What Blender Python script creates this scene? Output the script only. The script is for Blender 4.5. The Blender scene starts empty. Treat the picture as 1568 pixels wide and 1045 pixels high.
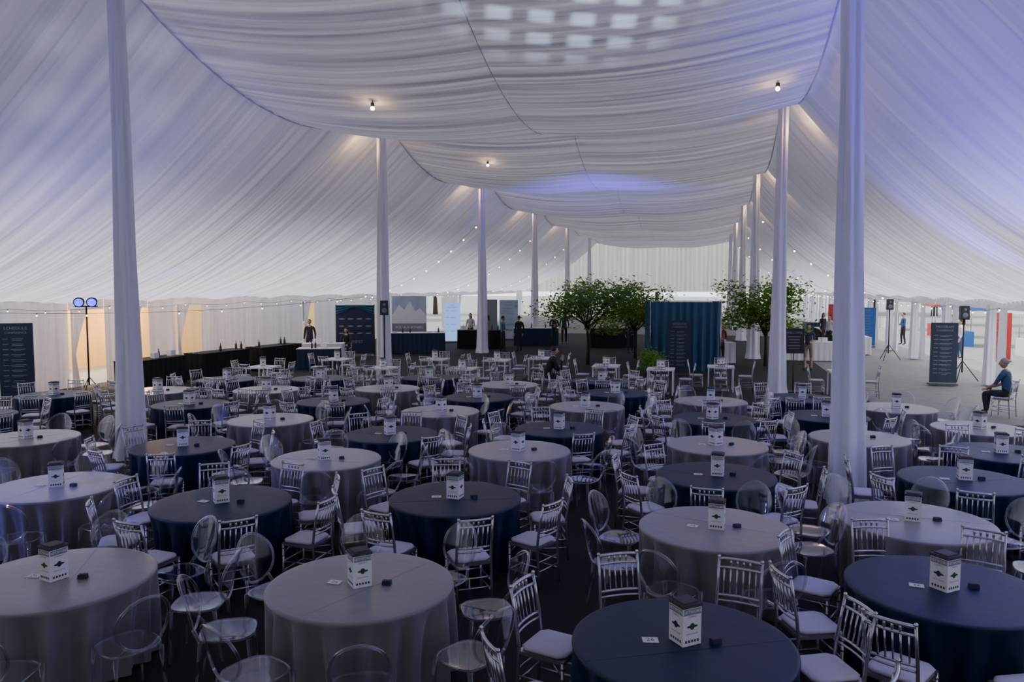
import bpy, bmesh, math, random
from mathutils import Vector, Matrix
random.seed(7)
sc = bpy.context.scene
COL = sc.collection
TH = math.radians(14.0); CT, ST = math.cos(TH), math.sin(TH)
def W(n, d, z=0.0):            # tent frame -> world
    return Vector((n*CT + d*ST, -n*ST + d*CT, z))
TROT = -TH

# ------------------------------------------------------------ materials
def nodes(name):
    m = bpy.data.materials.new(name); m.use_nodes = True
    nt = m.node_tree; nt.nodes.clear()
    out = nt.nodes.new('ShaderNodeOutputMaterial')
    return m, nt, out
def N(nt, t, **kw):
    n = nt.nodes.new(t)
    for k, v in kw.items():
        if k in n.inputs: n.inputs[k].default_value = v
        else: setattr(n, k, v)
    return n
def pbr(name, col, rough=0.6, metal=0.0, emit=None, es=0.0, var=0.12, scale=20, bump=0.0, sheen=0.0, bscale=None, coat=0.0):
    m, nt, out = nodes(name)
    p = N(nt, 'ShaderNodeBsdfPrincipled')
    p.inputs['Roughness'].default_value = rough
    p.inputs['Metallic'].default_value = metal
    p.inputs['Sheen Weight'].default_value = sheen
    p.inputs['Coat Weight'].default_value = coat
    tc = N(nt, 'ShaderNodeTexCoord')
    nz = N(nt, 'ShaderNodeTexNoise'); nz.inputs['Scale'].default_value = scale; nz.inputs['Detail'].default_value = 4
    nt.links.new(tc.outputs['Object'], nz.inputs['Vector'])
    mx = N(nt, 'ShaderNodeMix', data_type='RGBA')
    a = [c*(1-var) for c in col[:3]]+[1]; b = [min(1, c*(1+var)) for c in col[:3]]+[1]
    mx.inputs[6].default_value = a; mx.inputs[7].default_value = b
    nt.links.new(nz.outputs['Fac'], mx.inputs[0]); nt.links.new(mx.outputs[2], p.inputs['Base Color'])
    if bump:
        nb = N(nt, 'ShaderNodeTexNoise'); nb.inputs['Scale'].default_value = bscale or scale*3; nb.inputs['Detail'].default_value = 3
        nt.links.new(tc.outputs['Object'], nb.inputs['Vector'])
        bp = N(nt, 'ShaderNodeBump'); bp.inputs['Strength'].default_value = bump; bp.inputs['Distance'].default_value = 0.02
        nt.links.new(nb.outputs['Fac'], bp.inputs['Height']); nt.links.new(bp.outputs['Normal'], p.inputs['Normal'])
    if emit:
        p.inputs['Emission Color'].default_value = (*emit, 1); p.inputs['Emission Strength'].default_value = es
    nt.links.new(p.outputs[0], out.inputs[0])
    return m

def fabric(name, col, trans, sx, sy, sz, bump=0.5, dist=0.05, ridge_shade=None, vr=.45):
    """gathered sheer fabric; pleats run along the local axis with the low scale.
    thin=(zlow, zhigh, khigh): transmission drops with height, putting bright eaves and a shaded ridge into the cloth"""
    m, nt, out = nodes(name)
    tc = N(nt, 'ShaderNodeTexCoord')
    mp = N(nt, 'ShaderNodeMapping'); mp.inputs['Scale'].default_value = (sx, sy, sz)
    nt.links.new(tc.outputs['Object'], mp.inputs['Vector'])
    nz = N(nt, 'ShaderNodeTexNoise'); nz.inputs['Scale'].default_value = 1.0; nz.inputs['Detail'].default_value = 3; nz.inputs['Roughness'].default_value = .6
    nt.links.new(mp.outputs[0], nz.inputs['Vector'])
    bp = N(nt, 'ShaderNodeBump'); bp.inputs['Strength'].default_value = bump; bp.inputs['Distance'].default_value = dist
    nt.links.new(nz.outputs['Fac'], bp.inputs['Height'])
    mr = N(nt, 'ShaderNodeMapRange'); mr.inputs[1].default_value = .3; mr.inputs[2].default_value = .7
    mr.inputs[3].default_value = trans*(1-vr); mr.inputs[4].default_value = trans*(1+vr)
    nt.links.new(nz.outputs['Fac'], mr.inputs[0])
    fac = mr.outputs[0]
    if ridge_shade:
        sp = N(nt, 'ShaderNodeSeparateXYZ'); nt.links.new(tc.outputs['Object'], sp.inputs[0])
        m2 = N(nt, 'ShaderNodeMapRange', interpolation_type='SMOOTHSTEP'); m2.inputs[1].default_value = ridge_shade[0]; m2.inputs[2].default_value = ridge_shade[1]; m2.inputs[3].default_value = 1; m2.inputs[4].default_value = ridge_shade[2]
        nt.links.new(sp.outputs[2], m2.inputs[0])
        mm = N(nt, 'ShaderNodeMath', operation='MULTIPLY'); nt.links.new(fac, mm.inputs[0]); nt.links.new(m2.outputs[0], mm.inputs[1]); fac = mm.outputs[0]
    d = N(nt, 'ShaderNodeBsdfDiffuse'); d.inputs[0].default_value = (*col, 1)
    t = N(nt, 'ShaderNodeBsdfTranslucent'); t.inputs[0].default_value = (*col, 1)
    nt.links.new(bp.outputs[0], d.inputs['Normal']); nt.links.new(bp.outputs[0], t.inputs['Normal'])
    mx = N(nt, 'ShaderNodeMixShader')
    nt.links.new(fac, mx.inputs[0]); nt.links.new(d.outputs[0], mx.inputs[1]); nt.links.new(t.outputs[0], mx.inputs[2])
    nt.links.new(mx.outputs[0], out.inputs[0])
    return m

def ghost_mat():
    m, nt, out = nodes('clear_polycarbonate')
    tr = N(nt, 'ShaderNodeBsdfTransparent'); tr.inputs[0].default_value = (.92, .93, .96, 1)
    gl = N(nt, 'ShaderNodeBsdfGlossy'); gl.inputs['Roughness'].default_value = .05; gl.inputs[0].default_value = (.95, .96, 1, 1)
    lw = N(nt, 'ShaderNodeLayerWeight'); lw.inputs['Blend'].default_value = .35
    mr = N(nt, 'ShaderNodeMapRange'); mr.inputs[3].default_value = .06; mr.inputs[4].default_value = .85
    pw = N(nt, 'ShaderNodeMath', operation='POWER'); pw.inputs[1].default_value = 1.5
    nt.links.new(lw.outputs['Facing'], pw.inputs[0]); nt.links.new(pw.outputs[0], mr.inputs[0])
    mx = N(nt, 'ShaderNodeMixShader')
    nt.links.new(mr.outputs[0], mx.inputs[0]); nt.links.new(tr.outputs[0], mx.inputs[1]); nt.links.new(gl.outputs[0], mx.inputs[2])
    nt.links.new(mx.outputs[0], out.inputs[0])
    return m
def leaf_mat(name, c1, c2):
    m, nt, out = nodes(name)
    g = N(nt, 'ShaderNodeNewGeometry')
    nz = N(nt, 'ShaderNodeTexNoise'); nz.inputs['Scale'].default_value = 3
    nt.links.new(g.outputs['Position'], nz.inputs['Vector'])
    mx = N(nt, 'ShaderNodeMix', data_type='RGBA'); mx.inputs[6].default_value = (*c1, 1); mx.inputs[7].default_value = (*c2, 1)
    nt.links.new(nz.outputs['Fac'], mx.inputs[0])
    d = N(nt, 'ShaderNodeBsdfDiffuse'); t = N(nt, 'ShaderNodeBsdfTranslucent')
    nt.links.new(mx.outputs[2], d.inputs[0]); nt.links.new(mx.outputs[2], t.inputs[0])
    ms = N(nt, 'ShaderNodeMixShader'); ms.inputs[0].default_value = .4
    nt.links.new(d.outputs[0], ms.inputs[1]); nt.links.new(t.outputs[0], ms.inputs[2]); nt.links.new(ms.outputs[0], out.inputs[0])
    return m
def emis(name, col, s):
    m, nt, out = nodes(name)
    e = N(nt, 'ShaderNodeEmission'); e.inputs[0].default_value = (*col, 1); e.inputs[1].default_value = s
    nt.links.new(e.outputs[0], out.inputs[0]); return m

M = {}
M['liner_c'] = fabric('liner_fabric_center', (.70, .68, .74), .062, .10, 8, .3, bump=.7, dist=.05, vr=.6)
M['liner_s'] = fabric('liner_fabric_side', (.76, .75, .84), .36, .05, 6.0, .05, bump=.5, dist=.06, ridge_shade=(2.6, 6.4, .13), vr=.4)  # eave glow and ridge shade are graded into the transmission
M['drape'] = fabric('white_drape', (.80, .80, .83), .12, 7, 7, .15)
M['polecloth'] = pbr('white_pole_cloth', (.80, .81, .88), .8, var=.05, scale=4, bump=.15)
M['floor'] = pbr('dark_asphalt', (.012, .010, .012), .85, var=.5, scale=60, bump=.5)
M['pave'] = pbr('pavement', (.22, .225, .21), .85, var=.25, scale=3, bump=.3)
M['grey'] = pbr('grey_satin_cloth', (.19, .187, .200), .33, var=.06, scale=8, sheen=.25, bump=.15, bscale=9)
M['navy'] = pbr('navy_cloth', (.002, .013, .050), .5, var=.1, scale=8, bump=.12, bscale=9)
M['silver'] = pbr('silver_paint', (.52, .53, .56), .26, .85, var=.04)
M['cushion'] = pbr('white_cushion', (.56, .54, .62), .8, var=.04, bump=.1)
M['ghost'] = ghost_mat()
M['white'] = pbr('white_card', (.80, .80, .80), .6, var=.02)
M['black'] = pbr('black_plastic', (.012, .012, .014), .5)
M['dark'] = pbr('charcoal', (.05, .05, .055), .6)
M['blackcloth'] = pbr('black_cloth', (.006, .006, .008), .9, var=.2, bump=.2)
M['green'] = pbr('logo_green', (.02, .08, .035), .6)
M['navyboard'] = pbr('navy_board', (.009, .018, .050), .5)
M['teal'] = pbr('teal_drape', (.008, .075, .15), .6, var=.15, scale=4, sheen=.1)
M['ice'] = pbr('iceberg_print', (.42, .50, .60), .6, var=.5, scale=1.6)
M['bark'] = pbr('bark', (.05, .035, .025), .9, bump=.5)
M['leaf'] = leaf_mat('maple_leaf', (.06, .20, .02), (.30, .50, .07))
M['leaf2'] = leaf_mat('tree_leaf', (.08, .18, .04), (.25, .42, .10))
M['bulb'] = emis('warm_bulb', (1, .72, .38), 7)
M['lamp'] = emis('warm_lamp', (1, .70, .35), 30)
M['bluelamp'] = emis('blue_led', (.03, .02, 1), 5)
M['tan'] = pbr('tan_stucco', (.72, .46, .17), .9, var=.08, scale=2, bump=.2)
M['stone'] = pbr('pale_stone', (.62, .62, .60), .9, var=.08, scale=2)
M['glass'] = pbr('dark_window_glass', (.04, .06, .07), .1)
M['red'] = pbr('red_print', (.5, .03, .03), .6)
M['blueprint'] = pbr('blue_print', (.03, .12, .4), .6)
M['greyprint'] = pbr('grey_print', (.22, .24, .28), .6)
M['skin'] = pbr('skin', (.48, .29, .20), .55, var=.05)
M['hair'] = pbr('hair_dark', (.02, .014, .01), .6)
M['hairg'] = pbr('hair_grey', (.25, .24, .23), .6)
M['lips'] = pbr('lips', (.30, .10, .08), .5)
M['screen'] = emis('tv_screen', (.30, .5, 1), 1.2)

# ------------------------------------------------------------ mesh builder
class MB:
    def __init__(s): s.v = []; s.f = []; s.m = []; s.s = []
    def add(s, vs, fs, mat=0, smooth=False):
        o = len(s.v); s.v += [tuple(v) for v in vs]
        for f in fs: s.f.append([i+o for i in f]); s.m.append(mat); s.s.append(smooth)
    def box(s, c, size, mat=0, R=None, taper=1.0):
        c = Vector(c); x, y, z = [q/2 for q in size]
        vs = [Vector((sx*x*(taper if sz > 0 else 1), sy*y*(taper if sz > 0 else 1), sz*z)) for sz in (-1, 1) for sy in (-1, 1) for sx in (-1, 1)]
        if R: vs = [R @ v for v in vs]
        s.add([v+c for v in vs], [(0, 2, 3, 1), (4, 5, 7, 6), (0, 1, 5, 4), (2, 6, 7, 3), (0, 4, 6, 2), (1, 3, 7, 5)], mat)
    def tube(s, pts, r, mat=0, seg=8, cap=True):
        pts = [Vector(p) for p in pts]; n = len(pts)
        if not isinstance(r, (list, tuple)): r = [r]*n
        vs = []; ref = None
        for i, p in enumerate(pts):
            t = (pts[min(i+1, n-1)]-pts[max(i-1, 0)]).normalized()
            if ref is None:
                ref = Vector((0, 0, 1)) if abs(t.z) < .9 else Vector((1, 0, 0))
            a = t.cross(ref).normalized(); b = t.cross(a).normalized(); ref = a.cross(t)*1.0
            for k in range(seg):
                an = 2*math.pi*k/seg
                vs.append(p+(a*math.cos(an)+b*math.sin(an))*r[i])
        fs = []
        for i in range(n-1):
            for k in range(seg):
                fs.append((i*seg+k, i*seg+(k+1) % seg, (i+1)*seg+(k+1) % seg, (i+1)*seg+k))
        if cap: fs.append(tuple(range(seg))[::-1]); fs.append(tuple((n-1)*seg+k for k in range(seg)))
        s.add(vs, fs, mat, True)
    def ball(s, c, sc_, mat=0, seg=12, rings=8, R=None, fn=None):
        c = Vector(c); vs = []
        if not isinstance(sc_, (list, tuple)): sc_ = (sc_,)*3
        for i in range(rings+1):
            ph = math.pi*i/rings
            for k in range(seg):
                an = 2*math.pi*k/seg
                v = Vector((math.sin(ph)*math.cos(an), math.sin(ph)*math.sin(an), math.cos(ph)))
                if fn: v = fn(v)
                v = Vector((v.x*sc_[0], v.y*sc_[1], v.z*sc_[2]))
                if R: v = R @ v
                vs.append(v+c)
        fs = [(i*seg+k, (i+1)*seg+k, (i+1)*seg+(k+1) % seg, i*seg+(k+1) % seg) for i in range(rings) for k in range(seg)]
        s.add(vs, fs, mat, True)
    def grid(s, fn, nu, nv, mat=0, closed=False):
        vs = [fn(i/nu, j/nv) for i in range(nu+1) for j in range(nv+1)]
        fs = [(i*(nv+1)+j, (i+1)*(nv+1)+j, (i+1)*(nv+1)+j+1, i*(nv+1)+j+1) for i in range(nu) for j in range(nv)]
        s.add(vs, fs, mat, True)
    def text(s, string, size, Mx, mat=0):
        vs, fs = text_geo(string)
        s.add([Mx @ (Vector(v)*size) for v in vs], fs, mat)
    def mesh(s, name, mats):
        me = bpy.data.meshes.new(name); me.from_pydata(s.v, [], s.f)
        for m in mats: me.materials.append(m)
        me.polygons.foreach_set('material_index', s.m); me.polygons.foreach_set('use_smooth', s.s)
        me.update(); return me
    def obj(s, name, mats, loc=(0, 0, 0), rz=0.0, recalc=True):
        me = s.mesh(name, mats)
        if recalc:
            bm = bmesh.new(); bm.from_mesh(me); bmesh.ops.recalc_face_normals(bm, faces=bm.faces); bm.to_mesh(me); bm.free()
        return place(name, me, loc, rz)
def place(name, me, loc=(0, 0, 0), rz=0.0, sc_=1.0):
    o = bpy.data.objects.new(name, me); COL.objects.link(o)
    o.location = loc; o.rotation_euler = (0, 0, rz); o.scale = (sc_,)*3 if not isinstance(sc_, tuple) else sc_
    return o
_tc = {}
def text_geo(string):
    if string not in _tc:
        cu = bpy.data.curves.new('t', 'FONT'); cu.body = string; cu.align_x = 'CENTER'; cu.align_y = 'CENTER'; cu.resolution_u = 2
        ob = bpy.data.objects.new('t', cu); COL.objects.link(ob)
        dg = bpy.context.evaluated_depsgraph_get(); me = bpy.data.meshes.new_from_object(ob.evaluated_get(dg))
        _tc[string] = ([tuple(v.co) for v in me.vertices], [tuple(p.vertices) for p in me.polygons])
        bpy.data.objects.remove(ob); bpy.data.curves.remove(cu); bpy.data.meshes.remove(me)
    return _tc[string]
def face_mx(c, rz=0.0):   # upright text plane facing local -Y rotated rz
    return Matrix.Translation(c) @ Matrix.Rotation(rz, 4, 'Z') @ Matrix.Rotation(math.pi/2, 4, 'X')

# ------------------------------------------------------------ ground
LW, RW = -19.5, 9.3
def slab(name, x0, x1, y0, y1, z, mat, rz=TROT, th=.05):
    b = MB(); b.box(((x0+x1)/2, (y0+y1)/2, z-th/2), (x1-x0, y1-y0, th)); return b.obj(name, [mat], rz=rz)
slab('ground', -140, 140, -60, 240, -.03, M['pave'], th=.1)
slab('floor', LW-.2, RW+.2, -12, 20, 0, M['floor'], th=.03)
b = MB(); b.box(((LW+4.5)/2, 36, -.016), (4.5-LW, 32, .03)); b.obj('floor_carpet', [M['floor']], rz=TROT)

# ------------------------------------------------------------ tent liner
NL, NR = -10.4, 2.1
D0, DP = 12.2, 11.8
DS, DE = D0-2*DP, D0+6*DP
def tt(d):
    k = (d-D0)/DP; return 2*(k-math.floor(k+1e-9))-1
PK = 8.9
def zc(n, d):
    t = tt(d); s_ = (n-(NL+NR)/2)/((NR-NL)/2); s_ = max(-1, min(1, s_))
    return PK-1.45*(1-t*t)-.45*(1-s_*s_)-.16*abs(math.sin(math.pi*s_))*(1-.4*t*t)
def ztop(d):
    t = tt(d); return PK+.03-1.0*(1-t*t)
def pleat(n, d, wl):
    """gathered pleats running across the tent"""
    a = 2*math.pi*d/wl
    return (math.sin(a+.9*math.sin(.5*n+.37*d))+.6*math.sin(a*.617+1.1*math.sin(.4*n-.21*d)+1.7)+.35*math.sin(a*1.73+.7*n))/1.95
EAVE = 2.65
b = MB()
NA = 26
def cfn(u, v):
    j = round(v*(NA+2)); d = DS+(DE-DS)*u
    if j == 0: return (NL-.02, d, ztop(d))
    if j == NA+2: return (NR+.02, d, ztop(d))
    n = NL+(NR-NL)*(j-1)/NA
    return (n, d, zc(n, d)+.026*pleat(n, d, .42))
b.grid(cfn, 1700, NA+2)
b.obj('ceiling', [M['liner_c']], rz=TROT, recalc=False)
# seam cords of the ceiling liner
b = MB()
for n0, r_ in ((NL, .022), ((NL+NR)/2, .012), (NR, .022)):
    b.tube([(n0, DS+(DE-DS)*i/240, zc(n0, DS+(DE-DS)*i/240)-.01) for i in range(241)], r_, 0, 6)
b.obj('trim_ceiling_seams', [M['polecloth']], rz=TROT)
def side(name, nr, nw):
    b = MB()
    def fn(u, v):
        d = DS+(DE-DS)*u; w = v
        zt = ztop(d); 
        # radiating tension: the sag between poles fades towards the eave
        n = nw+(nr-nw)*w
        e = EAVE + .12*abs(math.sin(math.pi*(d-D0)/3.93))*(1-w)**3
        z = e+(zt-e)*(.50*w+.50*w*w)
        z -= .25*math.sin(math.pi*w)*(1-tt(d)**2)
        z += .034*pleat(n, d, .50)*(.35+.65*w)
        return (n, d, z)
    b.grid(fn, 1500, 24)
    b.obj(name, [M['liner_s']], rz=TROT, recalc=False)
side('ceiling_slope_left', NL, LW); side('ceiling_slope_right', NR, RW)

def drape_wall(name, pa, pb, z0, z1, mat=None, amp=.05, wl=.22, tf=True):
    """pleated curtain between two plan points"""
    pa, pb = Vector((*pa, 0)), Vector((*pb, 0)); L = (pb-pa).length; t = (pb-pa)/L; nn = Vector((-t.y, t.x, 0))
    nu = max(8, int(L/wl*6)); b = MB(); ph = random.random()*6
    def fn(u, v):
        x = u*L; a = amp*(.5+.5*(1-v))
        off = a*math.sin(2*math.pi*x/wl+ph+.8*math.sin(x*1.3))+.4*a*math.sin(2*math.pi*x/wl*.43)
        p = pa+t*x+nn*off; return (p.x, p.y, z0+(z1-z0)*v)
    b.grid(fn, nu, 4)
    return b.obj(name, [mat or M['drape']], rz=TROT if tf else 0, recalc=False)
# left wall with openings
opens = [(20.3, 21.8), (22.9, 23.9), (25.4, 27.0), (35.0, 36.2), (48, 56), (60, 80)]
b = MB(); cur = DS
for i, (a, c) in enumerate(opens+[(DE, DE)]):
    L = a-cur; nu = int(L/.05)
    def fn(u, v, cur=cur, L=L):
        x = cur+u*L
        return (LW+.05*math.sin(x*9+1.2*math.sin(x*2.1))*(1.2-v*.8), x, 2.85*v)
    if L > 0: b.grid(fn, max(nu, 4), 4)
    if a < DE:
        # header + gathered tied-back curtain at each side
        def fh(u, v, a=a, c=c): return (LW, a+(c-a)*u, 2.45+.4*v)
        b.grid(fh, 4, 1)
        wd = min(1.2, c-a)
        def ft(u, v, a=a, wd=wd):
            wv = wd*(.14+.6*abs(v-.42)**1.2*(1.8 if v > .42 else .8)); wv = min(wv, wd)
            return (LW+.08+.04*math.sin(u*30), a+u*wv*.9, 2.5*v)
        b.grid(ft, 24, 10)
    cur = c
b.obj('wall_left', [M['drape']], rz=TROT, recalc=False)
# right wall
b = MB()
def addp(b, n, a, c, z0, z1):
    L = c-a
    b.grid(lambda u, v: (n+.05*math.sin((a+u*L)*18)*(1.2-v*.8), a+u*L, z0+(z1-z0)*v), max(4, int(L/.05)), 4)
addp(b, RW, DS, 22.0, 0, 2.85)
addp(b, RW, 22.0, DE, 2.45, 2.85)
d = 28.0
while d < DE-2:
    addp(b, RW, d-.35, d+.35, 0, 2.5); d += 4.72
b.obj('wall_right', [M['drape']], rz=TROT, recalc=False)
drape_wall('wall_back', (LW, DS), (RW, DS), 0, 9.0, amp=.04, wl=.4)
# far gable: drape above an open front
b = MB()
def fe(u, v):
    n = LW+(RW-LW)*u
    if n < NL: w = (n-LW)/(NL-LW); zt = EAVE+(PK-EAVE)*(.5*w+.5*w*w)
    elif n > NR: w = (RW-n)/(RW-NR); zt = EAVE+(PK-EAVE)*(.5*w+.5*w*w)
    else: zt = PK
    return (n, DE+.05*math.sin(n*14), 2.6+(zt+.05-2.6)*v)
b.grid(fe, 560, 6)
M['gable'] = fabric('gable_drape', (.82, .80, .74), .42, 5, 1, .1, bump=.5)
b.obj('wall_far', [M['gable']], rz=TROT, recalc=False)

# ------------------------------------------------------------ tent poles (cloth-wrapped)
def pole_mesh():
    b = MB(); seg = 48; nz_ = 30; H = 8.95
    def fn(u, v):
        a = 2*math.pi*u; z = H*v
        r = .125+.135*(1-v)**1.7+.03*math.exp(-((v-.98)/.03)**2)
        r += (.018+.02*(1-v))*math.sin(6*a+3*v)+.010*math.sin(11*a-5*v)
        if z < .3: r += .05*(1-z/.3)
        return (r*math.cos(a), r*math.sin(a), z)
    b.grid(fn, seg, nz_)
    b.tube([(0, 0, 0), (0, 0, H-.05)], .06, 1, 8)
    return b.mesh('tent_pole', [M['polecloth'], M['silver']])
pm = pole_mesh(); POLES = []
for k in range(0, 6):
    for n in (NL, NR):
        p = W(n, D0+DP*k, 0); POLES.append((p.x, p.y)); o = place('tent_pole', pm, p, random.random()*6)
        if k == 0 and n == NR: o.rotation_euler = (0, math.radians(-1.1), 0)
for n in (NL, NR):
    place('tent_pole', pm, W(n, D0-DP, 0))
# tent legs at the eaves
b = MB(); b.tube([(0, 0, 0), (0, 0, 2.62)], .04, 0, 10); b.box((0, 0, .01), (.25, .25, .02), 0)
b.grid(lambda u, v: ((.13+.05*(1-v)+.015*math.sin(u*44))*math.cos(u*2*math.pi), (.13+.05*(1-v)+.015*math.sin(u*44))*math.sin(u*2*math.pi), .02+2.58*v), 40, 6, 1)
lm = b.mesh('eave_leg', [M['silver'], M['polecloth']])
d = 28.0
while d < DE-2: place('eave_leg', lm, W(RW-.32, d, 0)); d += 4.72

# ------------------------------------------------------------ furniture meshes
def cloth_table(mat, seed):
    rnd = random.Random(seed); b = MB(); seg = 264; ph = [rnd.random()*6.28 for _ in range(4)]
    rings = [(0.0, .762), (.25, .7625), (.5, .763), (.735, .763), (.757, .761), (.764, .755), (.766, .742)]
    sk = [(.70, .22), (.60, .48), (.46, .72), (.32, .86), (.18, .95), (.07, .98), (.02, 1.0)]
    nf = 17+seed % 3
    def fn(u, v):
        a = 2*math.pi*v; i = round(u*(len(rings)+len(sk)-1))
        if i < len(rings):
            r, z = rings[i]; return (r*math.cos(a), r*math.sin(a), z)
        z, k = sk[i-len(rings)]
        w = .5+.5*math.sin(nf*a+ph[1]+1.3*math.sin(2*a+ph[2])+.7*math.sin(5*a+ph[0]))
        am = .8+.3*math.sin(3*a+ph[3])
        r = .762+k*(-.125+.155*am*w**1.4+.012*math.sin(37*a+ph[3]))
        return (r*math.cos(a), r*math.sin(a), z)
    b.grid(fn, len(rings)+len(sk)-1, seg)
    # pressed seam of the cloth: thin real ridge
    b.box((0, .12, .7632), (1.46, .004, .0016), 0)
    b.tube([(0, 0, 0), (0, 0, .74)], .04, 1, 8); b.box((0, 0, .03), (.6, .08, .04), 1); b.box((0, 0, .03), (.08, .6, .04), 1)
    return b.mesh('banquet_table', [mat, M['dark']])
TG = [cloth_table(M['grey'], i) for i in range(3)]; TN = [cloth_table(M['navy'], 10+i) for i in range(3)]

def rbox(b, c, size, r, mat):
    """soft cushion: superellipse slab"""
    def fn(v):
        def p(x, e): return math.copysign(abs(x)**e, x)
        l = max(abs(v.x), abs(v.y), 1e-6); h = math.hypot(v.x, v.y) or 1e-6
        q = h/l
        return Vector((v.x*min(q, 1.36), v.y*min(q, 1.36), p(v.z, .6)))
    b.ball(c, (size[0]/2, size[1]/2, size[2]/2), mat, 20, 8, fn=fn)
def chiavari():
    b = MB(); r = .0135
    def back_y(z): 
        return -.195-.03*max(0, (.45-z)/.45)-(.075*((z-.45)/.47)**1.3 if z > .45 else 0)
    for sx in (-1, 1):
        b.tube([(sx*.185, .185, 0), (sx*.185, .18, .1), (sx*.183, .175, .44)], [.011, .014, .015], 0, 7)
        b.tube([(sx*(.18-.004*(z > .6)), back_y(z), z) for z in (0, .2, .45, .6, .75, .925)], [.011, .014, .015, .014, .013, .011], 0, 7)
        for z in (.15, .25): b.tube([(sx*.183, back_y(z), z), (sx*.183, .182, z)], .009, 0, 6)
        for zz in (.32, .40): b.ball((sx*.184, .178, zz), .02, 0, 7, 5)
        b.ball((sx*.176, back_y(.925), .93), .016, 0, 7, 5)
        b.tube([(sx*.183, .17, .33), (sx*.183, .10, .42)], .007, 0, 5)
    for z in (.15, .25): b.tube([(-.183, .182, z), (.183, .182, z)], .009, 0, 6)
    for z in (.20, .30): b.tube([(-.18, back_y(z), z), (.18, back_y(z), z)], .009, 0, 6)
    b.box((0, -.005, .44), (.39, .39, .028), 0)
    def rail(z, rr, bow=.022):
        b.tube([(x, back_y(z)-bow*(1-(x/.176)**2), z) for x in (-.176, -.11, -.04, .04, .11, .176)], rr, 0, 6)
    for z, rr in ((.915, .014), (.845, .011), (.62, .011), (.575, .009)): rail(z, rr)
    for k in range(6):
        x = -.13+.052*k; bw = lambda z: back_y(z)-.022*(1-(x/.176)**2)
        b.tube([(x, bw(.62), .62), (x, bw(.845), .845)], .0075, 0, 5)
        if k in (1, 2, 3, 4): b.ball((x, bw(.88), .88), (.012, .01, .03), 0, 6, 5)
    rbox(b, (0, 0, .475), (.385, .385, .052), .02, 1)
    return b.mesh('chiavari_chair', [M['silver'], M['cushion']])
def ghost():
    b = MB(); G = 0
    def sq(a, s): 
        c, s_ = math.cos(a), math.sin(a); k = (abs(c)**3.2+abs(s_)**3.2)**(-1/3.2); return c*k*s, s_*k*s
    b.grid(lambda u, v: (*sq(2*math.pi*v, .205*u), .455+.012*u*u), 5, 28, G)
    b.tube([(*sq(2*math.pi*i/28, .208), .462) for i in range(29)], .010, G, 6, cap=False)
    # oval back
    def bk(x, z): return (x, -.19-.12*(z-.45)/.47-.05*(1-(x/.2)**2), z)
    cz, rx, rz_ = .71, .20, .215
    b.grid(lambda u, v: bk(rx*u*math.sin(2*math.pi*v), cz+rz_*u*math.cos(2*math.pi*v)), 6, 32, G)
    b.tube([bk(rx*math.sin(2*math.pi*i/32), cz+rz_*math.cos(2*math.pi*i/32)) for i in range(33)], .012, G, 6, cap=False)
    for s in (-1, 1):
        b.tube([bk(s*.12, .54), (s*.15, -.19, .45)], [.014, .018], G, 6)
        b.tube([(s*.18, .18, .45), (s*.185, .185, .25), (s*.19, .19, 0)], [.022, .017, .012], G, 8)
        b.tube([(s*.17, -.18, .45), (s*.175, -.20, .25), (s*.185, -.25, 0)], [.022, .017, .012], G, 8)
    return b.mesh('ghost_chair', [M['ghost']])
CH, GH = chiavari(), ghost()

def sign_box():
    b = MB(); w, h = .155, .265
    b.box((0, 0, h/2), (w, w, h), 0)
    b.box((0, 0, h+.011), (w+.010, w+.010, .022), 1)
    b.box((0, 0, h+.02), (w-.03, w-.03, .026), 1)
    for i in range(4):
        R = Matrix.Rotation(i*math.pi/2, 4, 'Z')
        mx = lambda z, x=0, R=R: R @ face_mx((x, -w/2-.0015, z))
        b.box(R @ Vector((0, -w/2-.0008, h-.028)), (w-.012, .001, .042) if i % 2 == 0 else (.001, w-.012, .042), 4)
        b.text('NETWORK', .031, mx(h-.028), 0)
        b.text('CONNECT', .016, mx(h-.062), 1)
        # winged emblem
        pts = []
        for k in range(20):
            a = 2*math.pi*k/20; rr = .027*(1+.3*math.cos(4*a)); pts.append((R @ Vector((rr*math.cos(a)*1.35, -w/2-.0016, .135+rr*math.sin(a)*.7))))
        b.add(pts, [tuple(range(20))], 2 if i % 2 == 0 else 3)
        b.text('welcome guests', .015, mx(.085), 1)
        for k in range(5):
            b.box(R @ Vector((-.05+.025*k, -w/2-.001, .032)), (.015, .001, .018) if i % 2 == 0 else (.001, .015, .018), 1)
    return b.mesh('centerpiece_sign_box', [M['white'], M['dark'], M['green'], M['navyboard'], M['greyprint']])
SB = sign_box()
b = MB()
b.box((0, 0, .0015), (.11, .08, .003), 0)
b.text('26', .06, Matrix.Translation((0, 0, .0035)), 1)
CARD = b.mesh('table_number_card', [M['white'], M['black']])
b = MB(); b.box((0, 0, .018), (.075, .05, .036), 0, taper=.9); b.box((0, 0, .037), (.05, .03, .004), 1)
TIN = b.mesh('mint_tin', [M['navyboard'], M['dark']])

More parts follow.
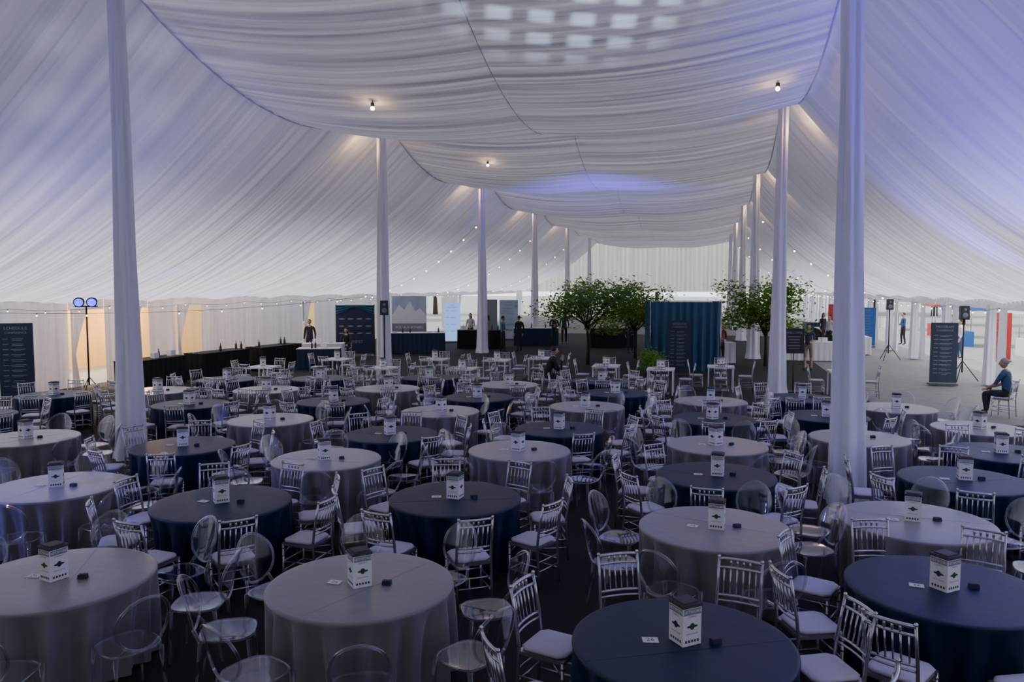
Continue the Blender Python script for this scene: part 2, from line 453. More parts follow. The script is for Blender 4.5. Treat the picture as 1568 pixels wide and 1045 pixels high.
TABLES = [
 ('G', -3.83, 6.37), ('G', -1.25, 6.23), ('N', 1.18, 5.18), ('N', 3.54, 6.16), ('G', -5.60, 9.36), ('N', -3.30, 8.65),
 ('G', -2.64, 10.87), ('N', -.66, 8.84), ('G', .11, 11.45), ('G', 2.07, 7.74), ('G', 4.23, 7.96), ('N', 2.65, 9.92),
 ('G', 3.17, 11.83), ('N', 5.74, 9.69), ('G', 5.62, 12.40), ('N', 7.25, 11.3), ('G', -7.86, 12.4), ('N', -5.07, 11.78),
 ('G', -4.44, 14.11), ('N', -2.01, 12.72), ('G', -1.41, 15.08), ('N', .82, 13.2), ('G', 1.53, 15.66), ('G', 4.24, 16.4),
 ('G', -.1, 19.2), ('G', -2.99, 18.48), ('N', -3.81, 16.38), ('G', -5.83, 18.25), ('N', -6.7, 16.0), ('G', -8.32, 18.1),
 ('N', -10.4, 17.4), ('N', -7.53, 20.3), ('N', -5.1, 20.5), ('N', -2.2, 20.7), ('N', -.74, 17.0), ('N', 2.41, 17.7),
 ('N', 3.73, 14.2), ('N', 6.35, 16.9), ('G', 7.75, 15.5), ('G', 8.1, 13.25), ('N', 5.95, 14.5), ('N', -10.3, 14.6), ('N', 2.3, 20.0), ('N', 9.9, 12.4)]
placed = []
def ok(x, y, me_i):
    for (a, c, i) in placed:
        if (a-x)**2+(c-y)**2 < .44**2: return False
    for i, (k, a, c) in enumerate(TABLES):
        if i != me_i and (a-x)**2+(c-y)**2 < 1.0**2: return False
    for (a, c) in POLES:
        if (a-x)**2+(c-y)**2 < .52**2: return False
    return True
for i, (k, x, y) in enumerate(TABLES):
    place('banquet_table', (TG if k == 'G' else TN)[i % 3], (x, y, 0), random.random()*6)
    place('centerpiece_sign_box', SB, (x+random.uniform(-.03, .03), y+random.uniform(-.03, .03), .765), math.radians(random.choice([-28, -20, 25, 30])))
    place('table_number_card', CARD, (x-.22, y+.03, .765), math.radians(random.uniform(-30, 10)))
    place('mint_tin', TIN, (x+.22, y-.02, .765), math.radians(random.uniform(-30, 60)))
    best = None
    for t in range(9):
        off = t*math.radians(5)+math.radians(11); cand = []
        for j in range(8):
            a = off+j*math.pi/4; rr = 1.07
            if ok(x+rr*math.cos(a), y+rr*math.sin(a), i): cand.append(a)
        if best is None or len(cand) > len(best): best = cand
    for a in best:
        rr = 1.07+random.uniform(-.03, .05); px, py = x+rr*math.cos(a), y+rr*math.sin(a)
        placed.append((px, py, i))
        rz = a+math.pi/2+math.radians(random.uniform(-9, 9))
        if k == 'G' and (y < 17): place('ghost_chair', GH, (px, py, 0), rz)
        else: place('chiavari_chair', CH, (px, py, 0), rz)

# cafe tables at the far side of the seating
b = MB()
b.box((0, 0, .75), (.8, .8, .035), 0); b.tube([(0, 0, .02), (0, 0, .74)], .035, 1, 10); b.box((0, 0, .015), (.5, .5, .03), 1)
for sx in (-1, 1):
    for sy in (-1, 1): b.box((sx*.36, sy*.36, .37), (.04, .04, .72), 0)
CT_ = b.mesh('cafe_table', [M['white'], M['silver']])
for (x, y) in [(-2.6, 26), (-.5, 25.7), (2.91, 23.8), (4.43, 22.9), (6.4, 23.6), (-5.9, 26), (9.6, 22.3), (-7.6, 23.5), (1.0, 26.4), (-3.9, 23.2), (-1.5, 23)]:
    if any((a-x)**2+(c-y)**2 < .9 for a, c in POLES): continue
    place('cafe_table', CT_, (x, y, 0), TROT)
    place('centerpiece_sign_box', SB, (x, y, .768), .4)
    for j in range(4):
        a = TROT+j*math.pi/2; px, py = x+.72*math.cos(a), y+.72*math.sin(a)
        if all((a_-px)**2+(c-py)**2 > .2 for a_, c, _ in placed):
            placed.append((px, py, 99)); place('chiavari_chair', CH, (px, py, 0), a+math.pi/2)

# ------------------------------------------------------------ lights hardware
def string_lights(pts, sp=.35, r=.035):
    b = MB(); b.tube(pts, .006, 1, 4)
    acc = 0
    for i in range(len(pts)-1):
        p, q = Vector(pts[i]), Vector(pts[i+1]); L = (q-p).length
        while acc < L:
            c = p.lerp(q, acc/L); b.tube([c, c-Vector((0, 0, .04))], .012, 1, 5); b.ball(c-Vector((0, 0, .04+r)), r, 0, 7, 5); acc += sp
        acc -= L
    b.obj('string_lights', [M['bulb'], M['black']])
def swag(p, q, sag, n=24):
    return [tuple(Vector(p).lerp(Vector(q), i/n)-Vector((0, 0, sag*4*(i/n)*(1-i/n)))) for i in range(n+1)]
pts = []
d = 14
while d < 60: pts += swag(W(LW+.25, d, 2.56), W(LW+.25, d+3.93, 2.56), .10, 8)[:-1]; d += 3.93
string_lights(pts, 1.3, .022)
pts = []
d = 26
while d < 75: pts += swag(W(RW-.75, d, 2.56), W(RW-.75, d+4.7, 2.56), .15, 8)[:-1]; d += 4.7
string_lights(pts, 1.2, .028)
for k in (2, 3, 4):
    dd = D0+DP*k
    string_lights(swag(W(NL-.3, dd, 6.1), W(LW+.5, dd+4, 2.65), .8), 1.0, .045)
    string_lights(swag(W(NR+.3, dd, 6.1), W(RW-.6, dd+3, 2.6), .7), 1.0, .045)
string_lights(swag(W(NL-.4, D0+DP, 2.9), W(LW+.4, D0+DP-8, 2.55), .25), 1.2, .025)
# warm ceiling pin spots
b = MB(); b.tube([(0, 0, .12), (0, 0, .04)], .04, 1, 10); b.ball((0, 0, 0), .045, 0, 12, 8); b.tube([(0, 0, .5), (0, 0, .1)], .008, 1, 5)
PS = b.mesh('pin_spot_lamp', [M['lamp'], M['dark']])
def light(name, kind, loc, energy, col, **kw):
    l = bpy.data.lights.new(name, kind); l.energy = energy; l.color = col
    for k, v in kw.items(): setattr(l, k, v)
    o = bpy.data.objects.new(name, l); COL.objects.link(o); o.location = loc; return o
def aim(o, tgt):
    o.rotation_euler = (Vector(tgt)-o.location).to_track_quat('-Z', 'Y').to_euler()
for n, d in ((-7.0, D0+3.5), (1.35, D0+4.6), (-7.4, D0+DP+2.2)):
    z = zc(n, d)-.16; p = W(n, d, z)
    place('pin_spot_lamp', PS, p)
    light('pin_spot_glow', 'POINT', p-Vector((0, 0, .12)), 5, (1, .62, .3), shadow_soft_size=.05)
# warm glow from lamps strapped to the upper poles
for k, e in ((1, 24), (2, 36), (3, 36), (4, 36)):
    for n, s_ in ((NL, -1), (NR, 1)):
        p = W(n+s_*.45, D0+DP*k-.2, 7.7)
        light('pole_lamp_glow', 'POINT', p, e, (1, .62, .3), shadow_soft_size=.08)

# par-can light stands
def stand(loc, rz=0, h=2.7, blue=True):
    b = MB()
    b.tube([(0, 0, .3), (0, 0, h)], .025, 0, 8)
    for k in range(3):
        a = k*2.094; b.tube([(0, 0, .55), (.38*math.cos(a), .38*math.sin(a), .015)], .014, 0, 6)
    b.tube([(-.3, 0, h), (.3, 0, h)], .02, 0, 6)
    for x in (-.17, .17):
        b.tube([(x, -.12, h+.12), (x, .14, h+.15)], [.15, .11], 0, 12)
        b.ball((x, -.125, h+.12), (.12, .02, .12), 1 if blue else 2, 10, 6)
    b.obj('stage_light_stand', [M['black'], M['bluelamp'], M['dark']], loc, rz)
stand(W(-17.6, 19.0), .3, h=2.62)
def speaker(loc, rz, h=2.35):
    b = MB(); b.tube([(0, 0, .3), (0, 0, h)], .025, 0, 8)
    for k in range(3):
        a = k*2.094; b.tube([(0, 0, .7), (.5*math.cos(a), .5*math.sin(a), .015)], .016, 0, 6)
    b.box((0, 0, h+.22), (.27, .30, .46), 0, taper=.92); b.box((0, -.152, h+.22), (.22, .01, .4), 1)
    b.ball((0, -.158, h+.14), (.085, .012, .085), 2, 14, 6); b.ball((0, -.158, h+.33), (.045, .012, .045), 2, 10, 6)
    b.obj('pa_speaker', [M['black'], M['dark'], M['greyprint']], loc, rz)
speaker((15.2, 26.0, 0), -.3, 2.1); speaker((16.3, 33.4, 0), -.3, 2.2); speaker((-4.1, 24.8, 0), .2, 2.3)

# ------------------------------------------------------------ banners
def board(name, loc, rz, w, h, z0=.08, bg='navyboard', title='SCHEDULE', rows=10):
    b = MB(); b.box((0, 0, z0+h/2), (w, .03, h), 0); b.box((0, .02, .03), (w+.05, .3, .05), 1); b.box((0, .03, z0+h/2), (.03, .03, h), 1)
    b.text(title, w*.14, face_mx((0, -.018, z0+h*.93)), 2)
    b.text('CONFERENCE', w*.10, face_mx((0, -.018, z0+h*.87)), 2)
    rnd = random.Random(title)
    for i in range(rows):
        z = z0+h*(.79-.7*i/rows); b.box((-w*.30, -.017, z), (w*.16, .004, h*.008), 2)
        b.box((-w*.17+w*.25*.9, -.017, z), (w*rnd.uniform(.3, .5), .004, h*.007), 2)
        b.box((-w*.17+w*.2, -.017, z-h*.02), (w*rnd.uniform(.2, .35), .004, h*.005), 3)
    b.obj(name, [M[bg], M['dark'], M['greyprint'], M['greyprint']], loc, rz)
board('schedule_banner', W(-18.7, 17.6), .35, .85, 2.1, title='SCHEDULE')
board('schedule_banner', (6.05, 27.9, 0), 0, .85, 1.9, title='SESSIONS')
board('schedule_banner', (14.0, 25.0, 0), -.25, .8, 1.95, title='PROGRAM')
# sign on a post
b = MB(); b.tube([(0, 0, 0), (0, 0, 1.3)], .015, 0, 6); b.box((0, 0, .01), (.35, .35, .02), 0); b.box((0, -.01, 1.55), (.6, .025, .75), 0)
b.text('WELCOME', .10, face_mx((0, -.025, 1.8)), 1)
for k in range(5): b.box((0, -.024, 1.68-.09*k), (.35-.03*(k % 3), .003, .018), 1)
b.obj('sign_stand', [M['black'], M['greyprint']], (8.55, 23.4, 0), -.1)
# navy booth backdrop with teal swag
b = MB(); b.box((0, 0, 1.2), (1.7, .04, 2.2), 0)
for s in (-1, 1): b.tube([(s*.86, 0, 0), (s*.86, 0, 2.36)], .025, 2, 8); b.box((s*.86, 0, .01), (.3, .4, .02), 2)
def sw(u, v): x = -.86+1.72*u; return (x, -.06-.03*math.sin(v*20), 2.36-.02-v*(.16+.26*(2*u-1)**2+.05*math.sin(u*9)))
b.grid(sw, 24, 14, 1)
for r in range(3):
    for c in range(4): b.ball((-.6+.4*c, -.03, 1.7-.33*r), (.14, .006, .035), 3, 10, 4)
b.text('SUMMIT', .2, face_mx((0, -.03, .65)), 3)
b.obj('booth_backdrop', [M['navyboard'], M['teal'], M['dark'], M['greyprint']], (-7.2, 35.5, 0), .1)
# iceberg banner
b = MB(); b.box((0, 0, 1.35), (1.75, .04, 2.7), 0)
b.add([(-.86, -.025, 1.3), (.86, -.025, 1.3), (.86, -.025, 1.7), (.55, -.025, 2.1), (.3, -.025, 1.9), (.05, -.025, 2.45), (-.25, -.025, 2.0), (-.5, -.025, 2.25), (-.86, -.025, 1.75)], [tuple(range(9))], 1)
b.box((0, -.03, 1.1), (1.75, .01, .42), 2); b.text('POLAR PARTNERS', .17, face_mx((0, -.037, 1.1)), 1)
b.box((0, 0, .02), (1.9, .35, .04), 2)
b.obj('iceberg_banner', [M['ice'], M['white'], M['greyprint']], (-5.25, 39.5, 0), .1)
# dark counters / exhibitor tables
def skirted(name, c, L, wd, h, rz, mat, top='white', stuff=True):
    b = MB(); per = 2*(L+wd); nn = int(per/.04)
    def path(s):
        s = s % per
        if s < L: return (-L/2+s, -wd/2, 0, -1)
        s -= L
        if s < wd: return (L/2, -wd/2+s, 1, 0)
        s -= wd
        if s < L: return (L/2-s, wd/2, 0, 1)
        return (-L/2, wd/2-(s-L), -1, 0)
    def fn(u, v):
        x, y, nx, ny = path(u*per*.9999); o = .02*math.sin(u*per*28)*(1.1-v)
        return (x+nx*o, y+ny*o, .01+(h-.02)*v)
    b.grid(fn, nn, 2, 0); b.box((0, 0, h), (L+.03, wd+.03, .02), 1)
    if stuff:
        rnd = random.Random(L*7+c[0])
        for k in range(int(L*2.2)):
            x = -L/2+.15+rnd.random()*(L-.3); y = rnd.uniform(-.25, .25)*wd
            t = rnd.random()
            if t < .4: b.tube([(x, y, h+.01), (x, y, h+.18), (x, y, h+.22), (x, y, h+.3)], [.04, .04, .015, .014], 2, 8)
            elif t < .7: b.box((x, y, h+.10), (.22, .16, .18), 3)
            else: b.tube([(x, y, h+.01), (x, y, h+.06)], [.07, .11], 3, 12)
    b.obj(name, [M[mat], M[top], M['dark'], M['white']], c, rz)
RZL = TROT+math.pi/2
skirted('buffet_table', W(-17.2, 21.2), 2.4, .8, .9, RZL, 'blackcloth', 'blackcloth')
skirted('buffet_table', W(-16.8, 24.1), 2.4, .8, .9, RZL-.12, 'blackcloth', 'blackcloth')
skirted('buffet_table', W(-16.3, 27.0), 2.4, .8, .9, RZL-.12, 'blackcloth', 'blackcloth')
skirted('exhibit_table', (-8.3, 32.5, 0), 2.4, .75, .8, .1, 'drape', 'white')
skirted('exhibit_table', (-4.7, 36.8, 0), 3.0, .8, 1.0, .1, 'navy', 'white')
skirted('exhibit_table', (-1.6, 39.9, 0), 2.4, .8, .95, 0, 'blackcloth', 'dark')
skirted('exhibit_table', (1.3, 41.8, 0), 2.4, .8, .95, 0, 'navy', 'white')
skirted('exhibit_table', (5.3, 40.5, 0), 2.4, .8, 1.0, 0, 'blackcloth', 'dark')
skirted('exhibit_table', (8.4, 32.4, 0), 1.8, .7, .85, 0, 'drape', 'white')
skirted('exhibit_table', (12.9, 33.5, 0), 2.0, .75, .8, -.2, 'drape', 'white')
skirted('exhibit_table', (-7.5, 30.0, 0), 1.6, .7, .8, .1, 'navy', 'white')
skirted('exhibit_table', W(6.6, 47), 2.4, .75, .8, RZL, 'blackcloth', 'white')
skirted('exhibit_table', W(7.2, 40), 2.0, .75, .8, RZL, 'drape', 'white')
skirted('exhibit_table', W(7.0, 56), 2.4, .75, .8, RZL, 'navy', 'white')
board('roll_up_banner', (-1.3, 42.2, 0), 0, 1.0, 2.4, bg='greyprint', title='LAB')
board('roll_up_banner', (-.2, 46.2, 0), 0, 1.1, 2.3, bg='ice', title='OPEN', rows=5)
board('roll_up_banner', (-3.4, 44.0, 0), 0, .9, 2.2, bg='screen', title='LIVE', rows=4)
board('roll_up_banner', W(8.3, 44), TROT-.3, .8, 2.0, bg='blueprint', title='TALKS')
board('roll_up_banner', W(7.9, 51.5), TROT-.3, .9, 2.0, bg='red', title='FOOD', rows=4)
board('roll_up_banner', W(12.2, 37), TROT-.5, .9, 2.0, bg='red', title='CITY', rows=4)
board('roll_up_banner', W(12.4, 33), TROT-.5, .9, 2.0, bg='blueprint', title='EXPO', rows=4)
# teal pipe-and-drape booth
b = MB(); Lb = 2.6
b.grid(lambda u, v: (-Lb/2+Lb*u, .06*math.sin(u*58+.6*math.sin(u*13))*(1.2-.7*v), .02+2.6*v), 220, 4, 0)
for s in (-1, 1):
    b.tube([(s*Lb/2, .05, 0), (s*Lb/2, .05, 2.68)], .025, 1, 8); b.box((s*Lb/2, .05, .01), (.4, .4, .02), 1)
    b.grid(lambda u, v, s=s: (s*Lb/2+.04*math.sin(u*26)*(1.2-.7*v), .05+1.6*u, .02+2.6*v), 100, 4, 0)
b.tube([(-Lb/2, .05, 2.65), (Lb/2, .05, 2.65)], .02, 1, 8)
b.obj('pipe_and_drape_booth', [M['teal'], M['silver']], (6.5, 28.9, 0), -.05, recalc=False)

# ------------------------------------------------------------ trees
def tree_mesh(name, H, R, nleaf, leaf, seed, flat=.35, mat='leaf', tr=.06, zmin=.38):
    rnd = random.Random(seed); b = MB(); pads = []
    h0 = H*.42
    b.tube([(0, 0, 0), (.03, .02, h0*.5), (-.02, 0, h0), (0, .03, H*.75)], [tr*1.4, tr, tr*.8, tr*.3], 0, 8)
    for k in range(15):
        a = k*2.4+rnd.random(); rr = R*rnd.uniform(.35, .9); z = H*rnd.uniform(.46, .93)
        rr *= 1.0-.35*(z/H-.5)
        e = Vector((rr*math.cos(a), rr*math.sin(a), z)); s_ = Vector((0, 0, h0*rnd.uniform(.75, 1.2)))
        mid = s_.lerp(e, .5)+Vector((0, 0, .12*H*rnd.random()))
        b.tube([s_, mid, e], [tr*.55, tr*.35, tr*.12], 0, 6); pads.append(e); pads.append(mid.lerp(e, .4))
    pads.append(Vector((0, 0, H*.9)))
    for i in range(nleaf):
        c = rnd.choice(pads); g = [rnd.gauss(0, 1) for _ in range(3)]
        p = c+Vector((g[0]*R*.17, g[1]*R*.17, g[2]*R*.17*flat))
        p.z = max(p.z, H*zmin+rnd.random()*.2)
        n = Vector((rnd.gauss(0, .5), rnd.gauss(0, .5), 1)).normalized(); t = n.orthogonal().normalized(); t.rotate(Matrix.Rotation(rnd.random()*6.28, 3, n)); q = n.cross(t)
        l = leaf*rnd.uniform(.6, 1.3)
        b.add([p-t*l, p-q*l*.45+t*l*.1, p+t*l-n*l*.3, p+q*l*.45+t*l*.1], [(0, 1, 2, 3)], 1)
    return b.mesh(name, [M['bark'], M[mat]])
place('maple_tree', tree_mesh('maple_tree', 3.4, 2.4, 5200, .09, 3, flat=.55), (3.1, 31.6, 0))
place('maple_tree', tree_mesh('maple_tree', 3.5, 2.2, 5200, .09, 5, flat=.55), (10.2, 31.0, 0), .5)
place('maple_tree', tree_mesh('maple_tree', 3.4, 1.9, 4000, .09, 8, flat=.55), (5.4, 33.8, 0), .9)
b = MB(); rnd = random.Random(4)
b.tube([(0, 0, 0), (0, 0, .3)], [.22, .26], 0, 16)
for i in range(900):
    g = Vector((rnd.gauss(0, .2), rnd.gauss(0, .2), .55+rnd.gauss(0, .17))); g.z = max(g.z, .3)
    t = Vector((rnd.gauss(0, 1), rnd.gauss(0, 1), rnd.gauss(0, 1))).normalized(); q = t.orthogonal()
    b.add([g-t*.05, g-q*.02, g+t*.05, g+q*.02], [(0, 1, 2, 3)], 1)
b.obj('potted_shrub', [M['dark'], M['leaf']], (5.0, 27.7, 0))
OT = tree_mesh('tree', 9, 4.5, 9000, .26, 11, flat=.8, mat='leaf2', tr=.22)
for (n, d, s_) in [(14, 95, 1), (4, 98, 1.1), (-6, 100, 1), (-15, 96, 1.2), (24, 92, 1.1), (46, 90, 1.2), (-30, 70, 1.2), (-30, 84, 1), (20, 102, 1.2), (22, 60, .6), (21, 72, .7)]:
    place('tree', OT, W(n, d, -.03), n, s_)
# ------------------------------------------------------------ buildings outside
def building(name, c, L, Dp, h, rz, mat, win=True, nw=8):
    b = MB(); b.box((0, 0, h/2), (L, Dp, h), 0); b.box((0, 0, h+.15), (L+.4, Dp+.4, .3), 2)
    for fl in range(int(h//3.2)):
        for i in range(nw):
            x = -L/2+L*(i+.5)/nw
            for s in (-1, 1):
                b.box((x, s*Dp/2, 1.7+3.2*fl), (L/nw*.3, .06, 1.6), 1); b.box((x, s*(Dp/2+.04), .85+3.2*fl), (L/nw*.35, .12, .1), 2)
    b.obj(name, [mat, M['glass'], M['stone']], c, rz)
building('building_tan', W(-28.5, 43, -.03), 12, 5, 6.5, RZL, M['tan'], nw=2)
b = MB(); b.box((0, 0, 1.6), (22, .3, 3.2), 0); b.box((0, 0, 3.25), (22.2, .45, .12), 1)
for i in range(8): b.box((-10.5+3*i, 0, 1.6), (.4, .42, 3.2), 0)
b.obj('garden_wall', [M['tan'], M['stone']], W(-24, 24.5, -.03), RZL)
building('building_pale', W(38, 50, -.03), 60, 8, 7, RZL, M['stone'], nw=12)
# event canopies outside on the right
def canopy(loc, rz, mat):
    b = MB()
    for sx in (-1, 1):
        for sy in (-1, 1): b.tube([(sx*1.45, sy*1.45, 0), (sx*1.45, sy*1.45, 2.2)], .03, 1, 8)
    b.add([(-1.5, -1.5, 2.2), (1.5, -1.5, 2.2), (1.5, 1.5, 2.2), (-1.5, 1.5, 2.2), (0, 0, 3.1)], [(0, 1, 4), (1, 2, 4), (2, 3, 4), (3, 0, 4)], 0)
    for s in (-1, 1):
        b.box((0, s*1.5, 2.08), (3, .02, .25), 0); b.box((s*1.5, 0, 2.08), (.02, 3, .25), 0)
    b.box((0, .9, .4), (2.2, .7, .8), 0)
    b.obj('market_canopy', [mat, M['silver']], loc, rz)
for (n, d, mt) in [(14.5, 34, 'red'), (15.5, 40, 'white'), (14.5, 47, 'blueprint'), (15.5, 55, 'red'), (14.5, 63, 'white')]:
    canopy(W(n, d, -.03), RZL, M[mt])

# ------------------------------------------------------------ people
def person(loc, rz, pose='stand', shirt=(.02, .02, .025), pants=(.02, .02, .03), hair='hair', long_hair=False, sleeve=True, sc_=1.0, arms='down', lean=0.0, shorts=False):
    J = {}
    if pose == 'stand':
        J.update(pel=(0, 0, .95), wai=(0, .0, 1.08), che=(0, -.01, 1.28), nb=(0, -.01, 1.44), nk=(0, .01, 1.53))
        for s, n in ((-1, 'L'), (1, 'R')):
            J['hip'+n] = (s*.09, 0, .90); J['kn'+n] = (s*.105, .02+.03*s, .50); J['an'+n] = (s*.11, -.03+.05*s, .085); J['to'+n] = (s*.125, .13+.05*s, .035)
            J['sh'+n] = (s*.175, -.01, 1.41)
            if arms == 'down': J['el'+n] = (s*.235, -.04, 1.13); J['wr'+n] = (s*.24, .05, .89)
            elif arms == 'fold': J['el'+n] = (s*.23, .0, 1.14); J['wr'+n] = (s*.05, .20, 1.16+.03*s)
            else: J['el'+n] = (s*.22, .03, 1.14); J['wr'+n] = (s*.15, .27, 1.10)
    else:
        J.update(pel=(0, -.08, .57), wai=(0, -.06, .70), che=(0, -.04+lean*.6, .90), nb=(0, -.02+lean, 1.05), nk=(0, .01+lean*1.1, 1.14))
        for s, n in ((-1, 'L'), (1, 'R')):
            J['hip'+n] = (s*.09, -.05, .55); J['kn'+n] = (s*.13, .38, .54); J['an'+n] = (s*.13, .36+.05*s, .085); J['to'+n] = (s*.15, .52+.05*s, .035)
            J['sh'+n] = (s*.175, -.02+lean*.9, 1.01); J['el'+n] = (s*.22, .10+lean*.6, .77); J['wr'+n] = (s*.12, .30, .66)
        if arms == 'face': J['elR'] = (.18, .28, .68); J['wrR'] = (.09, .22+lean, .98)
    rad = dict(pel=(.15, .115), wai=(.135, .10), che=(.155, .11), nb=(.075, .065), nk=(.05, .05))
    for n in 'LR': rad.update({'hip'+n: (.09, .09), 'kn'+n: (.062, .062), 'an'+n: (.042, .042), 'to'+n: (.036, .036), 'sh'+n: (.062, .062), 'el'+n: (.044, .044), 'wr'+n: (.029, .029)})
    skin, sh, pa, so = 0, 1, 2, 3
    E = [('pel', 'wai', sh), ('wai', 'che', sh), ('che', 'nb', sh), ('nb', 'nk', skin)]
    for n in 'LR':
        E += [('pel', 'hip'+n, pa), ('hip'+n, 'kn'+n, pa), ('kn'+n, 'an'+n, skin if shorts else pa), ('an'+n, 'to'+n, so), ('nb', 'sh'+n, sh), ('sh'+n, 'el'+n, sh), ('el'+n, 'wr'+n, sh if sleeve else skin)]
    names = list(J); idx = {k: i for i, k in enumerate(names)}
    me = bpy.data.meshes.new('sk'); me.from_pydata([J[k] for k in names], [(idx[a], idx[c]) for a, c, _ in E], [])
    ob = bpy.data.objects.new('sk', me); COL.objects.link(ob)
    ob.modifiers.new('s', 'SKIN'); sv = me.skin_vertices[0].data
    for k in names: sv[idx[k]].radius = rad[k]; sv[idx[k]].use_root = (k == 'pel')
    su = ob.modifiers.new('u', 'SUBSURF'); su.levels = 2; su.render_levels = 2
    dg = bpy.context.evaluated_depsgraph_get(); dg.update()
    em = bpy.data.meshes.new_from_object(ob.evaluated_get(dg))
    b = MB(); vs = [v.co.copy() for v in em.vertices]
    segs = [(Vector(J[a]), Vector(J[c]), m) for a, c, m in E]
    for v in vs: b.v.append(tuple(v))
    for p in em.polygons:
        c = p.center; bd = 1e9; bm_ = 0
        for a, q, m in segs:
            ab = q-a; t = max(0, min(1, (c-a).dot(ab)/ab.length_squared)); dd = (a+ab*t-c).length
            if dd < bd: bd = dd; bm_ = m
        b.f.append(list(p.vertices)); b.m.append(bm_); b.s.append(True)
    bpy.data.objects.remove(ob)
    # head
    nk = Vector(J['nk']); hc = nk+Vector((0, .015, .115))
    def hf(v):
        if v.z < 0: v = Vector((v.x*(1+.35*v.z), v.y*(1+.12*v.z), v.z))
        return v
    b.ball(hc, (.075, .095, .118), 0, 16, 12, fn=hf)
    b.tube([hc+Vector((0, .088, .015)), hc+Vector((0, .112, -.022)), hc+Vector((0, .088, -.03))], [.008, .014, .009], 0, 6)
    for s in (-1, 1):
        b.ball(hc+Vector((s*.03, .083, .008)), (.012, .008, .007), 5, 8, 6); b.ball(hc+Vector((s*.076, -.002, -.008)), (.010, .018, .030), 0, 8, 6)
        b.box(hc+Vector((s*.03, .089, .026)), (.03, .006, .006), 4)
    b.ball(hc+Vector((0, .083, -.055)), (.024, .010, .008), 6, 8, 5)
    def hh(v):
        if v.y > .25 and v.z < .55: v = Vector((v.x, v.y*.72, v.z))
        if v.z < -.15 and not long_hair: v = Vector((v.x*.85, v.y*.9, -.15+v.z*.3))
        return v
    b.ball(hc+Vector((0, -.016, .02)), (.084, .100, .115), 4, 16, 10, fn=hh)
    if long_hair: b.ball(hc+Vector((0, -.065, -.09)), (.085, .05, .17), 4, 12, 8)
    # hands
    for s, n in ((-1, 'L'), (1, 'R')):
        w = Vector(J['wr'+n]); e = Vector(J['el'+n]); t = (w-e).normalized(); sd = Vector((0, 1, 0)).cross(t); sd = sd.normalized() if sd.length > .1 else Vector((1, 0, 0))
        up = t.cross(sd).normalized()
        if abs(t.z) > .7: side, nrm = up, sd
        else: side, nrm = sd, up
        R3 = Matrix((side, t, nrm)).transposed()
        b.ball(w+t*.055, (.040, .055, .016), 0, 10, 8, R=R3)
        for k, ln in enumerate((.068, .078, .072, .056)):
            o = w+t*.095+side*(-.03+.02*k)
            b.tube([o-t*.02, o+t*ln*.45+nrm*.006, o+t*ln*.8+nrm*.018, o+t*ln*.95+nrm*.034], [.0095, .009, .008, .006], 0, 6)
        o = w+t*.03-side*.034
        b.tube([o, o-side*.022+t*.025, o-side*.026+t*.055+nrm*.01], [.012, .010, .007], 0, 6)
    tag = 'cloth_%d' % len(bpy.data.materials)
    mats = [M['skin'], pbr(tag+'a', shirt, .8), pbr(tag+'b', pants, .8), M['black'], M[hair], M['black'], M['lips']]
    b.obj('person', mats, loc, rz, recalc=False).scale = (sc_,)*3
def seated(loc, rz, **kw):
    place('chiavari_chair', CH, loc, rz); person(loc, rz, pose='sit', **kw)
F = math.pi
seated((1.1, 22.6, 0), -1.4, arms='face', lean=.12, shirt=(.015, .015, .02), sc_=1.05)
seated((12.1, 18.9, 0), .6, shirt=(.03, .07, .16), hair='hairg', sleeve=False, sc_=1.05)
seated((-7.3, 34.0, 0), F, shirt=(.02, .02, .02), long_hair=True)
person((.35, 37.9, 0), .5, shirt=(.02, .02, .025)); person((-.45, 37.4, 0), -1.2, shirt=(.05, .16, .22), sleeve=False, arms='fwd')
person((-2.2, 41.0, 0), 2.8, shirt=(.5, .5, .5), arms='fwd', long_hair=True); person((-1.2, 38.6, 0), 1.5, shirt=(.25, .18, .14), long_hair=True)
person((2.2, 40.3, 0), F, shirt=(.02, .02, .02), arms='fold'); person((2.9, 42.9, 0), F, shirt=(.02, .02, .05))
person((11.3, 29.4, 0), 2.6, shirt=(.03, .05, .10), pants=(.25, .2, .13), shorts=True, sleeve=False, arms='fwd')
person((5.7, 37.2, 0), F, shirt=(.02, .02, .03)); person((8.3, 30.7, 0), F, shirt=(.2, .05, .05), long_hair=True, arms='fold')
person((-8.8, 33.6, 0), F, shirt=(.02, .02, .03)); person(W(6.1, 41.5), 2.0, shirt=(.5, .52, .55)); person(W(10.5, 46), 1.5, shirt=(.03, .06, .2), arms='fwd')
person(W(11.0, 38), 1.2, shirt=(.6, .6, .6), pants=(.05, .07, .15)); person(W(8.0, 49.5), 4.2, shirt=(.03, .08, .2)); person(W(4.0, 52), F, shirt=(.4, .1, .08))
person(W(12.0, 43), 2.2, shirt=(.5, .05, .05), arms='fwd'); person(W(6.2, 44.5), 3.6, shirt=(.02, .02, .03), long_hair=True); person(W(5.4, 58), F, shirt=(.05, .12, .3)); person(W(11.5, 52), 1.0, shirt=(.02, .02, .02))

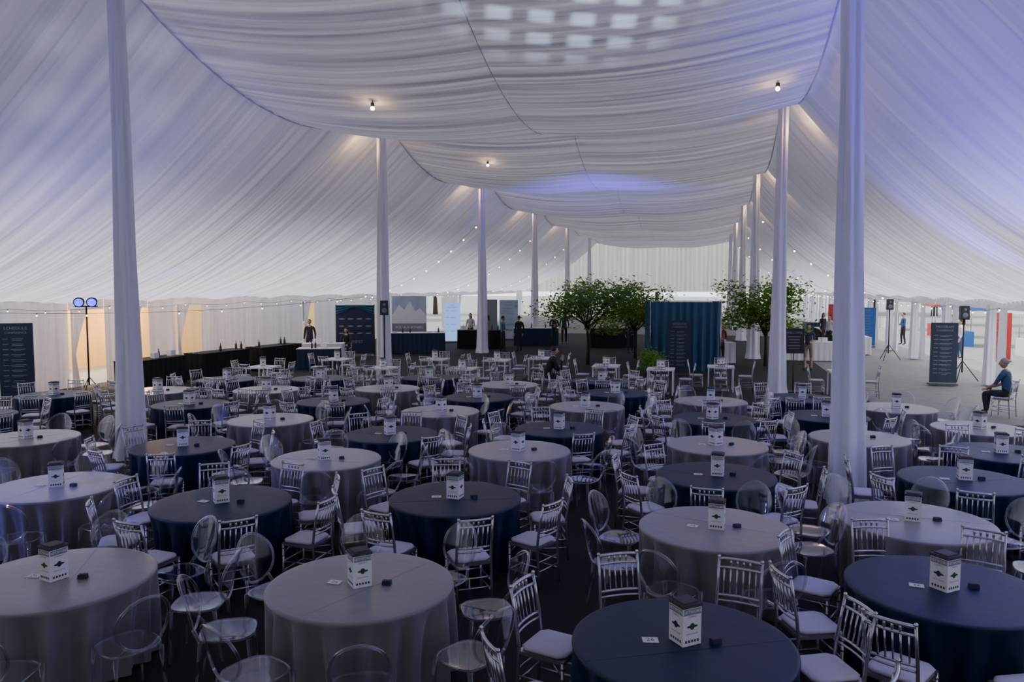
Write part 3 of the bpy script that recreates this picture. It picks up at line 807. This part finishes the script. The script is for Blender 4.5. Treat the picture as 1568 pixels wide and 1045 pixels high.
# ------------------------------------------------------------ lighting
w = bpy.data.worlds.new('sky'); sc.world = w; w.use_nodes = True
bg = w.node_tree.nodes['Background']; bg.inputs[0].default_value = (.89, .92, 1.0, 1); bg.inputs[1].default_value = 2.8
s = light('sun', 'SUN', (0, 0, 30), 4.5, (1, .96, .92), angle=math.radians(3)); s.rotation_euler = (math.radians(-8), math.radians(-18), TROT)
VIO = (.14, .08, 1.0)
for d0, e in ((5, 1500), (9.5, 1600), (14.3, 1500), (19.5, 900)):
    o = light('uplight_violet_right', 'SPOT', W(5.6, d0, .9), e, VIO, spot_size=math.radians(82), spot_blend=1, shadow_soft_size=.1); aim(o, W(4.9, d0+1.0, 6))
o = light('uplight_violet_bay', 'SPOT', W(-3, 25.5, 2.0), 2800, (.10, .05, 1), spot_size=math.radians(72), spot_blend=1, shadow_soft_size=.1); aim(o, W(-4.4, 32.2, 7.0))
o = light('uplight_violet_left', 'SPOT', W(-17.6, 19.5, 2.5), 600, VIO, spot_size=math.radians(26), spot_blend=1, shadow_soft_size=.05); aim(o, W(-15.6, 24, 4.6))
for d0 in (6, 13):
    o = light('uplight_lavender_left', 'SPOT', W(-13, d0, 1.0), 450, (.30, .26, 1), spot_size=math.radians(90), spot_blend=1, shadow_soft_size=.1); aim(o, W(-13, d0+3, 6.6))
o = light('uplight_blue_low', 'SPOT', W(-10, 5, 2.2), 380, VIO, spot_size=math.radians(75), spot_blend=1, shadow_soft_size=.1); aim(o, W(-7, 8.5, .4))
for d in (21, 24, 27.5):
    light('amber_fill_light', 'POINT', W(-22.6, d, 2.4), 420, (1, .56, .18), shadow_soft_size=.15)  # added warm fill, no fixture: makes the openings in the left wall look amber
# window-pane pattern thrown on the ceiling by a projector lamp
def gobo(loc, tgt, e, size, k, col, soft=9):
    o = light('pattern_projector', 'SPOT', loc, e, col, spot_size=math.radians(size), spot_blend=.7, shadow_soft_size=.0); aim(o, tgt)
    l = o.data; l.use_nodes = True; nt = l.node_tree
    em = [n for n in nt.nodes if n.type == 'EMISSION'][0]
    tc = N(nt, 'ShaderNodeTexCoord'); sp = N(nt, 'ShaderNodeSeparateXYZ'); nt.links.new(tc.outputs['Normal'], sp.inputs[0])
    def mth(op, a, bb=None):
        n = N(nt, 'ShaderNodeMath', operation=op)
        for i, q in enumerate((a, bb)):
            if q is None: continue
            if isinstance(q, (int, float)): n.inputs[i].default_value = q
            else: nt.links.new(q, n.inputs[i])
        return n.outputs[0]
    outs = []
    for ax, kk in ((0, k), (1, k*1.3)):
        q = mth('DIVIDE', sp.outputs[ax], sp.outputs[2]); q = mth('MULTIPLY', q, kk); q = mth('PINGPONG', q, .5)
        q = mth('SUBTRACT', q, .14); q = mth('MULTIPLY', q, soft); q = mth('MINIMUM', mth('MAXIMUM', q, 0), 1); outs.append(q)
    nt.links.new(mth('MULTIPLY', outs[0], outs[1]), em.inputs['Strength'])
gobo((1.0, 9.0, 2.2), (.9, 12.4, 8.35), 1900, 46, 10, (.62, .80, 1), 6)
gobo(W(-4, 6, 3.0), W(-11.0, 12.6, 7.0), 600, 36, 6, (.7, .8, 1), 4)

# ------------------------------------------------------------ camera
cam = bpy.data.cameras.new('camera'); co = bpy.data.objects.new('camera', cam); COL.objects.link(co)
co.location = (0, 0, 3.22); co.rotation_euler = (math.radians(90-4.08), 0, 0)
cam.sensor_width = 36; cam.lens = 27.2; cam.clip_end = 600
sc.camera = co
